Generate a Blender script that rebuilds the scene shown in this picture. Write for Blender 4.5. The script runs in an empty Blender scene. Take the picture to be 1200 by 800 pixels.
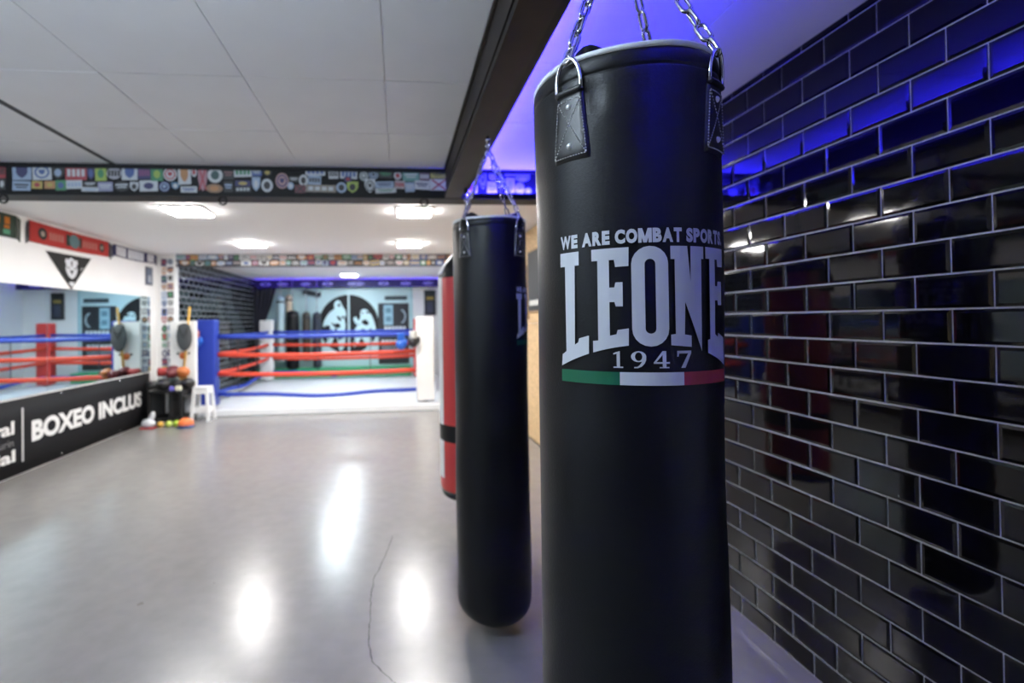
import bpy, bmesh, math, random
from mathutils import Vector, Matrix
random.seed(7)
PI = math.pi
S = bpy.context.scene
COL = S.collection
# ------------------------------------------------------------------ camera
H = 1.414
FPX, YAW, PITCH, ROLL, PCX, PCY = 570.889, .09167, .00988, -.01366, 519.06, 370.55
cf = Vector((math.sin(YAW)*math.cos(PITCH), math.cos(YAW)*math.cos(PITCH), math.sin(PITCH)))
r0 = Vector((math.cos(YAW), -math.sin(YAW), 0)); u0 = r0.cross(cf)
cr = math.cos(ROLL)*r0 + math.sin(ROLL)*u0; cu = -math.sin(ROLL)*r0 + math.cos(ROLL)*u0
cam = bpy.data.cameras.new('camera'); cam_o = bpy.data.objects.new('camera', cam); COL.objects.link(cam_o)
cam_o.matrix_world = Matrix(((cr.x, cu.x, -cf.x, 0), (cr.y, cu.y, -cf.y, 0), (cr.z, cu.z, -cf.z, H), (0, 0, 0, 1)))
cam.sensor_width = 36; cam.lens = FPX/1200*36
cam.shift_x = (600-PCX)/1200; cam.shift_y = (PCY-400)/1200
cam.clip_start = .05
cam.dof.use_dof = True; cam.dof.focus_distance = .8; cam.dof.aperture_fstop = 2.8
S.camera = cam_o
# ------------------------------------------------------------------ world, view
w = bpy.data.worlds.new('world'); S.world = w; w.use_nodes = True
w.node_tree.nodes['Background'].inputs[0].default_value = (.55, .6, .7, 1)
w.node_tree.nodes['Background'].inputs[1].default_value = .02
S.view_settings.view_transform = 'Standard'; S.view_settings.look = 'None'
S.view_settings.gamma = 1; S.view_settings.use_curve_mapping = False
S.view_settings.exposure = 0.5
S.cycles.use_denoising = True
S.cycles.denoising_prefilter = 'ACCURATE'
S.cycles.max_bounces = 10
S.cycles.sample_clamp_indirect = 6
PANEL = 112.0      # far ceiling panels
FRONT = 68.0       # added tube lamps, unseen, that brighten the near room
RING = 85.0
LED = 900.0
# ------------------------------------------------------------------ materials
MATS = {}
def mat(name, col, rough=.6, metal=0, spec=.5, emit=None, es=0, noise=0, nscale=20, bump=0, bscale=200, coat=0, rvar=0):
    if name in MATS: return MATS[name]
    m = bpy.data.materials.new(name); m.use_nodes = True; MATS[name] = m
    nt = m.node_tree; b = nt.nodes['Principled BSDF']
    b.inputs['Base Color'].default_value = (*col, 1); b.inputs['Roughness'].default_value = rough
    b.inputs['Metallic'].default_value = metal; b.inputs['Specular IOR Level'].default_value = spec
    if coat: b.inputs['Coat Weight'].default_value = coat; b.inputs['Coat Roughness'].default_value = .05
    if emit:
        b.inputs['Emission Color'].default_value = (*emit, 1); b.inputs['Emission Strength'].default_value = es
    if noise or bump or rvar:
        tc = nt.nodes.new('ShaderNodeTexCoord')
        if noise or rvar:
            n = nt.nodes.new('ShaderNodeTexNoise'); n.inputs['Scale'].default_value = nscale; n.inputs['Detail'].default_value = 6
            nt.links.new(tc.outputs['Object'], n.inputs['Vector'])
        if noise:
            mx = nt.nodes.new('ShaderNodeValToRGB')
            mx.color_ramp.elements[0].position = .3; mx.color_ramp.elements[1].position = .7
            mx.color_ramp.elements[0].color = (*[c*(1-noise) for c in col], 1)
            mx.color_ramp.elements[1].color = (*[min(1, c*(1+noise)) for c in col], 1)
            nt.links.new(n.outputs['Fac'], mx.inputs['Fac']); nt.links.new(mx.outputs['Color'], b.inputs['Base Color'])
        if rvar:
            mr = nt.nodes.new('ShaderNodeMapRange'); mr.inputs['To Min'].default_value = rough-rvar; mr.inputs['To Max'].default_value = rough+rvar
            mr.inputs['From Min'].default_value = .3; mr.inputs['From Max'].default_value = .7
            nt.links.new(n.outputs['Fac'], mr.inputs['Value']); nt.links.new(mr.outputs['Result'], b.inputs['Roughness'])
        if bump:
            n2 = nt.nodes.new('ShaderNodeTexNoise'); n2.inputs['Scale'].default_value = bscale; n2.inputs['Detail'].default_value = 3
            nt.links.new(tc.outputs['Object'], n2.inputs['Vector'])
            bp = nt.nodes.new('ShaderNodeBump'); bp.inputs['Strength'].default_value = bump; bp.inputs['Distance'].default_value = .002
            nt.links.new(n2.outputs['Fac'], bp.inputs['Height']); nt.links.new(bp.outputs['Normal'], b.inputs['Normal'])
    return m
WHITE = mat('white_plaster', (.84, .84, .84), .7, noise=.02, nscale=3, bump=.15, bscale=60)
CEILW = mat('white_ceiling', (.88, .88, .88), .8, bump=.1, bscale=80)
CTILE = mat('ceiling_tile_board', (.84, .845, .86), .85, noise=.02, nscale=4, bump=.3, bscale=300)
TBAR = mat('ceiling_bar', (.86, .86, .88), .5)
CONC = mat('polished_concrete', (.232, .220, .209), .25, spec=.6, noise=.055, nscale=11, bump=.34, bscale=2.6)
BTILE = mat('black_glazed_tile', (.003, .003, .003), .05, spec=.32, rvar=.02, nscale=9, bump=.05, bscale=14)
GROUT = mat('grey_grout', (.8, .8, .82), .8, noise=.06, nscale=40)
BLACK = mat('black_paint', (.009, .009, .010), .55, spec=.3)
BEAMM = mat('beam_paint', (.016, .011, .009), .5, spec=.3, noise=.3, nscale=8)
LEATH = mat('black_leather', (.0016, .0019, .0030), .44, spec=.33, bump=.22, bscale=260, noise=.2, nscale=5, rvar=.05)
STRAPM = mat('strap_leather', (.013, .013, .013), .38, spec=.6, bump=.2, bscale=300)
STITCH = mat('stitch_thread', (.42, .42, .41), .7)
CHROME = mat('chrome', (.72, .73, .75), .14, metal=1)
RIVET = mat('nickel_rivet', (.86, .87, .88), .32, metal=.5)
PRINTW = mat('white_print', (.62, .64, .68), .5)
PGREEN = mat('green_print', (.0, .10, .04), .5)
PRED = mat('red_print', (.34, .02, .015), .5)
PIPING = mat('white_piping', (.92, .95, .97), .5)
REDL = mat('red_vinyl', (.62, .05, .045), .38, bump=.1, bscale=150)
WVINYL = mat('white_vinyl', (.8, .8, .8), .4)
BLUEV = mat('blue_vinyl', (.015, .04, .33), .4)
GREENV = mat('green_vinyl', (.04, .36, .15), .5)
MIRROR = mat('mirror_silver', (.66, .80, .84), .02, metal=1)
OSB = mat('chipboard', (.55, .38, .2), .6, noise=.3, nscale=38, bump=.3, bscale=60)
CYANW = mat('pale_blue_wall', (.52, .72, .76), .35, noise=.03, nscale=2)
PANE = mat('light_diffuser', (.9, .9, .9), .5, emit=(1, .97, .935), es=PANEL)
PANEF = mat('fill_tube_glow', (.9, .9, .9), .5, emit=(.70, .85, 1), es=FRONT)
PANER = mat('light_diffuser_ring', (.9, .9, .9), .5, emit=(.82, .94, 1), es=RING)
LEDM = mat('blue_led', (.1, .1, .2), .5, emit=(.022, .016, 1), es=LED)
LEDP = mat('violet_led', (.1, .1, .2), .5, emit=(.10, .03, 1), es=40)
FRAMEW = mat('light_frame', (.85, .85, .85), .4)
def cmat(c, rough=.55):
    return mat('colour_%02d_%02d_%02d' % tuple(int(round(v*99)) for v in c), c, rough)
# ------------------------------------------------------------------ mesh helpers
def tag(o, label, cat=None, group=None, kind=None):
    if label: o['label'] = label
    if cat: o['category'] = cat
    if group: o['group'] = group
    if kind: o['kind'] = kind
    return o
def thing(name, loc, label, cat, group=None, rz=0, kind=None):
    o = bpy.data.objects.new(name, None); COL.objects.link(o); o.location = loc; o.rotation_euler.z = rz
    o.empty_display_size = .05
    return tag(o, label, cat, group, kind)
class B:
    def __init__(s): s.bm = bmesh.new(); s.mi = 0; s.mats = []
    def use(s, m):
        if m not in s.mats: s.mats.append(m)
        s.mi = s.mats.index(m); return s
    def _f(s, fs):
        for f in fs: f.material_index = s.mi
        return fs
    def box(s, x0, x1, y0, y1, z0, z1, bev=0, M=None):
        g = bmesh.ops.create_cube(s.bm, size=1)
        vs = g['verts']
        for v in vs: v.co = Vector(((x0+x1)/2+v.co.x*(x1-x0), (y0+y1)/2+v.co.y*(y1-y0), (z0+z1)/2+v.co.z*(z1-z0)))
        fs = list({f for v in vs for f in v.link_faces}); s._f(fs)
        if bev:
            es = list({e for v in vs for e in v.link_edges})
            r = bmesh.ops.bevel(s.bm, geom=es, offset=bev, segments=2, affect='EDGES', profile=.6)
            s._f(r['faces']); vs = list({v for f in r['faces'] for v in f.verts})
        if M: bmesh.ops.transform(s.bm, matrix=M, verts=vs)
        return s
    def tube(s, pts, r, seg=8, closed=False, cap=True):
        pts = [Vector(p) for p in pts]; n = len(pts); rings = []
        rr = r if isinstance(r, (list, tuple)) else [r]*n
        up = None
        for i, p in enumerate(pts):
            a = pts[i-1] if (i or closed) else p
            b = pts[(i+1) % n] if (i < n-1 or closed) else p
            t = (b-a).normalized()
            if up is None: up = Vector((0, 0, 1)) if abs(t.z) < .9 else Vector((1, 0, 0))
            x = t.cross(up)
            if x.length < 1e-4: x = t.cross(Vector((1, .3, 0)))
            x.normalize(); y = x.cross(t).normalized(); up = y
            rings.append([s.bm.verts.new(p+(x*math.cos(2*PI*k/seg)+y*math.sin(2*PI*k/seg))*rr[i]) for k in range(seg)])
        fs = []
        for i in range(n if closed else n-1):
            a, b = rings[i], rings[(i+1) % n]
            for k in range(seg): fs.append(s.bm.faces.new((a[k], a[(k+1) % seg], b[(k+1) % seg], b[k])))
        if cap and not closed:
            fs.append(s.bm.faces.new(rings[0][::-1])); fs.append(s.bm.faces.new(rings[-1]))
        for f in s._f(fs): f.smooth = True
        return s
    def lathe(s, prof, seg=32, c=(0, 0, 0), fn=None, smooth=True):
        rings = []
        for (r, z) in prof:
            if r < 1e-6: rings.append([s.bm.verts.new((c[0], c[1], c[2]+z))]); continue
            ring = []
            for k in range(seg):
                th = 2*PI*k/seg
                rr, zz = fn(th, r, z) if fn else (r, z)
                ring.append(s.bm.verts.new((c[0]+rr*math.sin(th), c[1]-rr*math.cos(th), c[2]+zz)))
            rings.append(ring)
        fs = []
        for a, b in zip(rings, rings[1:]):
            for k in range(seg):
                k2 = (k+1) % seg
                if len(a) == 1 and len(b) == 1: continue
                if len(a) == 1: fs.append(s.bm.faces.new((a[0], b[k2], b[k])))
                elif len(b) == 1: fs.append(s.bm.faces.new((a[k], a[k2], b[0])))
                else: fs.append(s.bm.faces.new((a[k], a[k2], b[k2], b[k])))
        for f in s._f(fs): f.smooth = smooth
        return s
    def ball(s, c, r, sc=(1, 1, 1), seg=16, M=None):
        g = bmesh.ops.create_uvsphere(s.bm, u_segments=seg, v_segments=max(6, seg//2), radius=1)
        for v in g['verts']: v.co = Vector((v.co.x*r*sc[0], v.co.y*r*sc[1], v.co.z*r*sc[2]))
        if M: bmesh.ops.transform(s.bm, matrix=M, verts=g['verts'])
        for v in g['verts']: v.co += Vector(c)
        for f in s._f(list({f for v in g['verts'] for f in v.link_faces})): f.smooth = True
        return s
    def prism(s, pts, fn, t=.004):
        # pts 2-D polygon; fn(u, v, depth) -> world; extruded by t
        a = [s.bm.verts.new(fn(u, v, t)) for u, v in pts]; b = [s.bm.verts.new(fn(u, v, 0)) for u, v in pts]
        n = len(pts); fs = [s.bm.faces.new(a), s.bm.faces.new(b[::-1])]
        for i in range(n): fs.append(s.bm.faces.new((a[i], b[i], b[(i+1) % n], a[(i+1) % n])))
        s._f(fs); return s
    def done(s, name, m=None, parent=None, origin=None, smooth=None, sub=0):
        bm = s.bm
        bmesh.ops.recalc_face_normals(bm, faces=bm.faces)
        if origin is None:
            if parent is not None:
                p = parent
                while p.parent: p = p.parent
                origin = p.location.copy()
            else:
                xs = [v.co for v in bm.verts]
                origin = Vector(((min(v.x for v in xs)+max(v.x for v in xs))/2, (min(v.y for v in xs)+max(v.y for v in xs))/2, min(v.z for v in xs)))
        origin = Vector(origin)
        for v in bm.verts: v.co -= origin
        if smooth is not None:
            for f in bm.faces: f.smooth = smooth
        me = bpy.data.meshes.new(name); bm.to_mesh(me); bm.free()
        for q in (s.mats or [m]): me.materials.append(q)
        o = bpy.data.objects.new(name, me); COL.objects.link(o)
        if parent is not None: o.parent = parent
        else: o.location = origin
        if sub:
            md = o.modifiers.new('subsurf', 'SUBSURF'); md.levels = sub; md.render_levels = sub
        return o
def boxo(name, m, x0, x1, y0, y1, z0, z1, parent=None, bev=0):
    return B().box(x0, x1, y0, y1, z0, z1, bev).done(name, m, parent)
def struct(o, label): return tag(o, label, kind='structure')
def copy_tree(o, parent=None):
    c = o.copy(); COL.objects.link(c); c.parent = parent
    for ch in list(o.children): copy_tree(ch, c)
    return c
def text_mesh(body, size=1, offset=0, spacing=1.0):
    cu_ = bpy.data.curves.new('text', 'FONT'); cu_.body = body; cu_.size = size; cu_.offset = offset; cu_.space_character = spacing
    cu_.resolution_u = 4
    o = bpy.data.objects.new('text', cu_); COL.objects.link(o)
    dg = bpy.context.evaluated_depsgraph_get(); dg.update()
    me = bpy.data.meshes.new_from_object(o.evaluated_get(dg))
    bpy.data.objects.remove(o); bpy.data.curves.remove(cu_)
    return me
def add_text(b, body, u0, u1, v0, v1, fn, offset=.03, spacing=1.0):
    # fits the text into the rectangle (u0..u1, v0..v1) and maps every vertex by fn(u, v)
    me = text_mesh(body, 1, offset, spacing)
    xs = [v.co.x for v in me.vertices]; ys = [v.co.y for v in me.vertices]
    ax, bx, ay, by = min(xs), max(xs), min(ys), max(ys)
    t = bmesh.new(); t.from_mesh(me); bpy.data.meshes.remove(me)
    for v in t.verts: v.co = Vector((u0+(v.co.x-ax)/(bx-ax)*(u1-u0), v0+(v.co.y-ay)/(by-ay)*(v1-v0), 0))
    merge_flat(b, t, fn)
def merge_flat(b, t, fn, cut=None):
    if cut:
        x = cut[0]
        while x < cut[1]:
            bmesh.ops.bisect_plane(t, geom=t.verts[:]+t.edges[:]+t.faces[:], plane_co=(x, 0, 0), plane_no=(1, 0, 0)); x += cut[2]
    mp = {v: b.bm.verts.new(fn(v.co.x, v.co.y)) for v in t.verts}
    fs = []
    for f in t.faces:
        try: fs.append(b.bm.faces.new([mp[v] for v in f.verts]))
        except ValueError: pass
    b._f(fs); t.free()
def poly_flat(b, polys, fn, cut=None):
    t = bmesh.new()
    for p in polys:
        f = t.faces.new([t.verts.new((u, v, 0)) for u, v in p])
    bmesh.ops.triangulate(t, faces=t.faces[:])
    merge_flat(b, t, fn, cut)
# ------------------------------------------------------------------ room
CZ = 2.49; XR = 1.609; XL = -3.63; YB = 12.38; YN = -2.6; YR = 7.72
floor = struct(boxo('floor', CONC, XL-.15, XR+.15, YN-.15, YB+.15, -.12, 0), 'grey polished concrete floor with soft light reflections')
# crack in the concrete
ck = [(-.055, 3.25), (-.065, 3.163), (-.10, 2.95), (-.152, 2.72), (-.160, 2.55), (-.150, 2.40), (-.152, 2.264), (-.142, 2.16), (-.126, 2.064), (-.075, 1.99), (-.033, 1.934), (-.03, 1.80)]
b = B(); prev = None
pts = []
for i in range(len(ck)-1):
    for k in range(5):
        t = k/5; pts.append((ck[i][0]*(1-t)+ck[i+1][0]*t+random.uniform(-.004, .004), ck[i][1]*(1-t)+ck[i+1][1]*t))
for i in range(len(pts)-1):
    w0 = .0016+.0016*random.random()
    (xa, ya), (xb, yb) = pts[i], pts[i+1]
    vs = [b.bm.verts.new(c) for c in ((xa-w0, ya, .0006), (xa+w0, ya, .0006), (xb+w0, yb, .0006), (xb-w0, yb, .0006))]
    b.bm.faces.new(vs)
tag(b.done('crack', mat('crack_dark', (.06, .055, .05), .9), floor), 'thin dark crack in the concrete')
for mx_, my_, mr_ in ((-1.02, 2.78, .007), (-.88, 2.86, .006), (-1.0, 2.03, .009), (-.62, 3.6, .006), (-1.32, 2.62, .016)):
    b = B(); b.bm.faces.new([b.bm.verts.new((mx_+mr_*random.uniform(.6, 1.3)*math.cos(PI*k/5), my_+mr_*random.uniform(.6, 1.3)*math.sin(PI*k/5), .0006)) for k in range(10)])
    b.done('floor_mark', mat('floor_mark', (.11, .095, .08), .7), floor)
ceil = struct(boxo('ceiling', TBAR, XL-.15, XR+.15, YN-.15, 3.45, CZ+.006, CZ+.12), 'white suspended tile ceiling over the punching bags')
ceil2 = struct(boxo('ceiling', CEILW, XL-.15, XR+.15, 3.45, YB+.15, CZ, CZ+.12), 'plain white ceiling with square lights beyond the first sticker beam')
def plate(sx, sy, h):
    b = B(); b.box(-sx/2, sx/2, -sy/2, sy/2, 0, h, .002)
    return b
def ceil_tile(x0, x1, y0, y1):
    o = plate(x1-x0-.005, y1-y0-.005, .012).done('ceiling_tile', CTILE, ceil, origin=(0, 0, 0))
    o.location = Vector(((x0+x1)/2, (y0+y1)/2, CZ-random.uniform(0, .0012)))-ceil.location
xs = [-1.86, -1.255, -.660, -.045, .335]
ys = [3.44, 2.795, 2.18, 1.57, .96, .35, -.26, -.87, -1.48, -2.09, -2.6]
for i in range(4):
    for j in range(len(ys)-1): ceil_tile(xs[i], xs[i+1], ys[j+1], ys[j])
for j in range(len(ys)-1):
    ceil_tile(.45, 1.155, ys[j+1]-.2, ys[j]-.2 if j else 3.44)
    for xa, xb in ((-1.89-.6, -1.89), (-3.09, -2.49), (-3.66, -3.09)): ceil_tile(xa, xb, ys[j+1]+.22, min(3.44, ys[j]+.22))
b = B(); b.box(1.158, XR+.02, YN, 3.44, CZ-.001, CZ+.012); b.done('plaster_strip', CEILW, ceil)
b = B(); b.box(-1.892, -1.860, YN, 3.44, CZ-.002, CZ+.004); b.done('joint_strip', mat('dark_joint', (.05, .05, .055), .6), ceil)
wl = struct(boxo('wall_left', WHITE, XL-.15, XL, YN, YR, 0, CZ+.05), 'white plaster side wall carrying the mirror and scarves')
wback = struct(boxo('wall_back', WHITE, XL-.15, XR+.15, YB, YB+.15, 0, CZ+.05), 'far wall behind the boxing ring')
wnear = struct(boxo('wall_near', mat('near_wall_dark', (.035, .036, .04), .7), XL-.15, XR+.15, YN-.15, YN, 0, CZ+.05), 'unseen wall behind the viewer, made dark to dim reflections in the bag')  # dark colour chosen to keep the front bag's reflections low
# right wall: grout bed with glazed tiles
wr = struct(boxo('wall_right', GROUT, XR, XR+.15, YN, 3.46, 0, CZ+.05), 'wall of glossy black metro tiles with pale grout')
wr2 = struct(boxo('wall_right', WHITE, XR, XR+.15, 3.46, YB, 0, CZ+.05), 'far stretch of the side wall beyond the tiles')
TL, TH, G = .203, .103, .0052
def tile_bm(b, w, h, M, d=.0075, bv=.009):
    hw, hh = w/2, h/2; bw = min(bv, hw*.4); bh = min(bv, hh*.4)
    o = [(-hw, -hh), (hw, -hh), (hw, hh), (-hw, hh)]; n = [(-hw+bw, -hh+bh), (hw-bw, -hh+bh), (hw-bw, hh-bh), (-hw+bw, hh-bh)]
    base = [b.bm.verts.new(M@Vector((0, y, z))) for y, z in o]
    mid = [b.bm.verts.new(M@Vector((-d*.55, y, z))) for y, z in o]
    top = [b.bm.verts.new(M@Vector((-d*.55-.0015, y, z))) for y, z in n]
    fs = [b.bm.faces.new(top)]
    for i in range(4):
        j = (i+1) % 4
        fs.append(b.bm.faces.new((base[i], base[j], mid[j], mid[i]))); fs.append(b.bm.faces.new((mid[i], mid[j], top[j], top[i])))
    b._f(fs)
tile_cache = {}
field = B()
Z0 = H+.0158; Y0 = 2.1903
for r in range(-11, 14):
    zt = Z0-r*TH; zb = zt-TH
    zt2 = min(zt-G/2, CZ-.002) if r > -11 else CZ-.002
    zb2 = max(zb+G/2, .004)
    if zt2-zb2 < .008: continue
    for k in range(-8, 14):
        u = 2*k+(1 if r % 2 == 0 else 0)
        ya = Y0-(u+2)*.1015+G/2; yb = Y0-u*.1015-G/2
        yb = min(yb, 3.42)
        if yb-ya < .02 or ya < .1: continue
        yc, zc = (ya+yb)/2, (zt2+zb2)/2
        tw, th = yb-ya, zt2-zb2
        R = Matrix.Rotation(random.gauss(0, .0035), 4, 'Z') @ Matrix.Rotation(random.gauss(0, .0035), 4, 'Y')
        if .85 < yc < 2.45:
            key = (round(tw, 4), round(th, 4))
            if key not in tile_cache:
                b = B(); tile_bm(b, tw, th, Matrix())
                o = b.done('tile', BTILE, wr, origin=(0, 0, 0)); tile_cache[key] = o
            else:
                o = tile_cache[key].copy(); COL.objects.link(o)
            o.location = Vector((XR+.001, yc, zc))-wr.location; o.rotation_euler = R.to_euler()
        else:
            tile_bm(field, tw, th, Matrix.Translation((XR+.001, yc, zc)) @ R)
o = field.done('tile_field', BTILE, wr); o['kind'] = 'stuff'
# chipboard boards on the far right wall
for k in range(3):
    y0 = 3.62+k*1.37
    o = boxo('chipboard', OSB, XR-.05, XR, y0, y0+1.36, .01, 1.37, wr2, .002)
    o = boxo('chipboard', OSB, XR-.05, XR, y0, y0+1.36, 1.375, CZ-.01, wr2, .002)
boxo('skirting', BLACK, XR-.055, XR, 3.6, 7.72, 0, .014, wr2)
for y0, y1, z0, z1, c, lab in ((5.15, 5.65, 1.52, 2.2, (.02, .022, .025), 'dark framed poster on the upper chipboard behind the second black bag'), (5.72, 6.2, 1.45, 2.05, (.05, .13, .22), 'blue and dark framed photo on the chipboard wall')):
    t = thing('poster', (XR-.05, (y0+y1)/2, z0), lab, 'poster')
    boxo('frame', cmat((.35, .22, .1)), XR-.07, XR-.05, y0-.02, y1+.02, z0-.02, z1+.02, t)
    boxo('print', cmat(c), XR-.074, XR-.0695, y0, y1, z0, z1, t)
    boxo('print_band', cmat((.5, .5, .48)), XR-.0755, XR-.0735, y0+.06, y1-.06, z0+.06, z0+.12, t)
# ring alcove left wall with black tiles (too far to pick the tiles apart)
XA = -3.47
wa = struct(boxo('wall_alcove', mat('alcove_grout', (.36, .40, .43), .8), XL-.15, XA, YR+.14, YB, 0, CZ+.05), 'black tiled side wall of the ring alcove')
b = B()
for r in range(24):
    for k in range(23):
        y0 = YR+.15+k*TL+(TL/2 if r % 2 else 0); y1 = min(y0+TL-.022, YB-.01)
        if y1-y0 < .03: continue
        z0 = .02+r*TH; z1 = z0+TH-.011
        tile_bm(b, y1-y0, z1-z0, Matrix.Translation((XA-.001, (y0+y1)/2, (z0+z1)/2)) @ Matrix.Rotation(PI, 4, 'Z') @ Matrix.Rotation(random.gauss(0, .01), 4, 'Z'))
o = b.done('tile_field', BTILE, wa); o['kind'] = 'stuff'
pil = struct(boxo('trim_1', WHITE, XL-.02, -3.37, YR, YR+.14, 0, CZ), 'white pilaster edge covered with a column of small stickers')
# ------------------------------------------------------------------ beams with stickers
def sticker(parent, x0, x1, z0, z1, yf, shape, c1, c2, style=0, rot=0):
    c1, c2 = [tuple(round(v*.72+.28*(.10+.75*sum(c)/3), 2) for v in c) for c in (c1, c2)]
    t = .0012
    b = B(); cx, cz = (x0+x1)/2, (z0+z1)/2; hx, hz = (x1-x0)/2, (z1-z0)/2
    yj = yf-random.uniform(.0004, .0016)
    ca, sa = math.cos(rot), math.sin(rot)
    def fn(lift):
        return lambda u, v, d=0: Vector((cx+hx*u*ca-hz*v*sa, yj-lift-d, cz+hx*u*sa+hz*v*ca))
    circ = [(math.cos(2*PI*k/20), math.sin(2*PI*k/20)) for k in range(20)]
    sq = [(-1, -1), (1, -1), (1, 1), (-1, 1)]
    shield = [(-1, 1), (1, 1), (1, 0), (.7, -.55), (0, -1), (-.7, -.55), (-1, 0)]
    base = {'r': sq, 'c': circ, 's': shield}[shape]
    b.use(cmat(c1)).prism(base, fn(0), t)
    def sc(p, k, ox=0, oy=0, ky=None): return [(u*k+ox, v*(ky or k)+oy) for u, v in p]
    b.use(cmat(c2))
    f2 = fn(t)
    if style == 0: b.prism(sc(circ, .55, ky=.6), f2, .0006)
    elif style == 1:
        b.prism(sc(sq, .78, 0, .3, .16), f2, .0006); b.prism(sc(sq, .6, 0, -.2, .12), f2, .0006)
    elif style == 2:
        for k in range(4): b.prism(sc(sq, .15, -.66+.44*k, 0, .5), f2, .0006)
    elif style == 3:
        b.prism(sc(circ, .8), f2, .0006); b.use(cmat(c1)).prism(sc(circ, .6), lambda u, v, d=0: f2(u, v, d)+Vector((0, -.0006, 0)), .0006)
        b.use(cmat(c2)).prism(sc(shield, .32), lambda u, v, d=0: f2(u, v, d)+Vector((0, -.0012, 0)), .0006)
    elif style == 4:
        b.prism([(-.9, .9), (-.6, .9), (.9, -.9), (.6, -.9)], f2, .0006); b.prism([(.6, .9), (.9, .9), (-.6, -.9), (-.9, -.9)], lambda u, v, d=0: f2(u, v, d)+Vector((0, -.0003, 0)), .0006)
    elif style == 5: b.prism(sc(shield, .6, 0, 0, .75), f2, .0006)
    return b.done('sticker', None, parent)
W_, BL, RD, YE, GR, NV, DK, LB, LM, OR = (.6, .62, .66), (.05, .12, .4), (.5, .02, .03), (.6, .42, .04), (.04, .3, .12), (.03, .03, .16), (.03, .03, .035), (.32, .45, .65), (.4, .55, .03), (.6, .25, .05)
YF = 3.43
def sx(p): return -2.584+.005619*p
def sz(y, x): return 2.490-(y-(192+.011*x))*.0058
beam1 = B().box(XL, XR, YF, YF+.11, 2.30, CZ).box(XL, XR, YF-.03, YF+.14, 2.275, 2.30).box(XL, XR, YF-.018, YF, CZ-.028, CZ).done('trim_2', BLACK)
struct(beam1, 'black cross beam plastered with stickers nearest the viewer')
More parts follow.
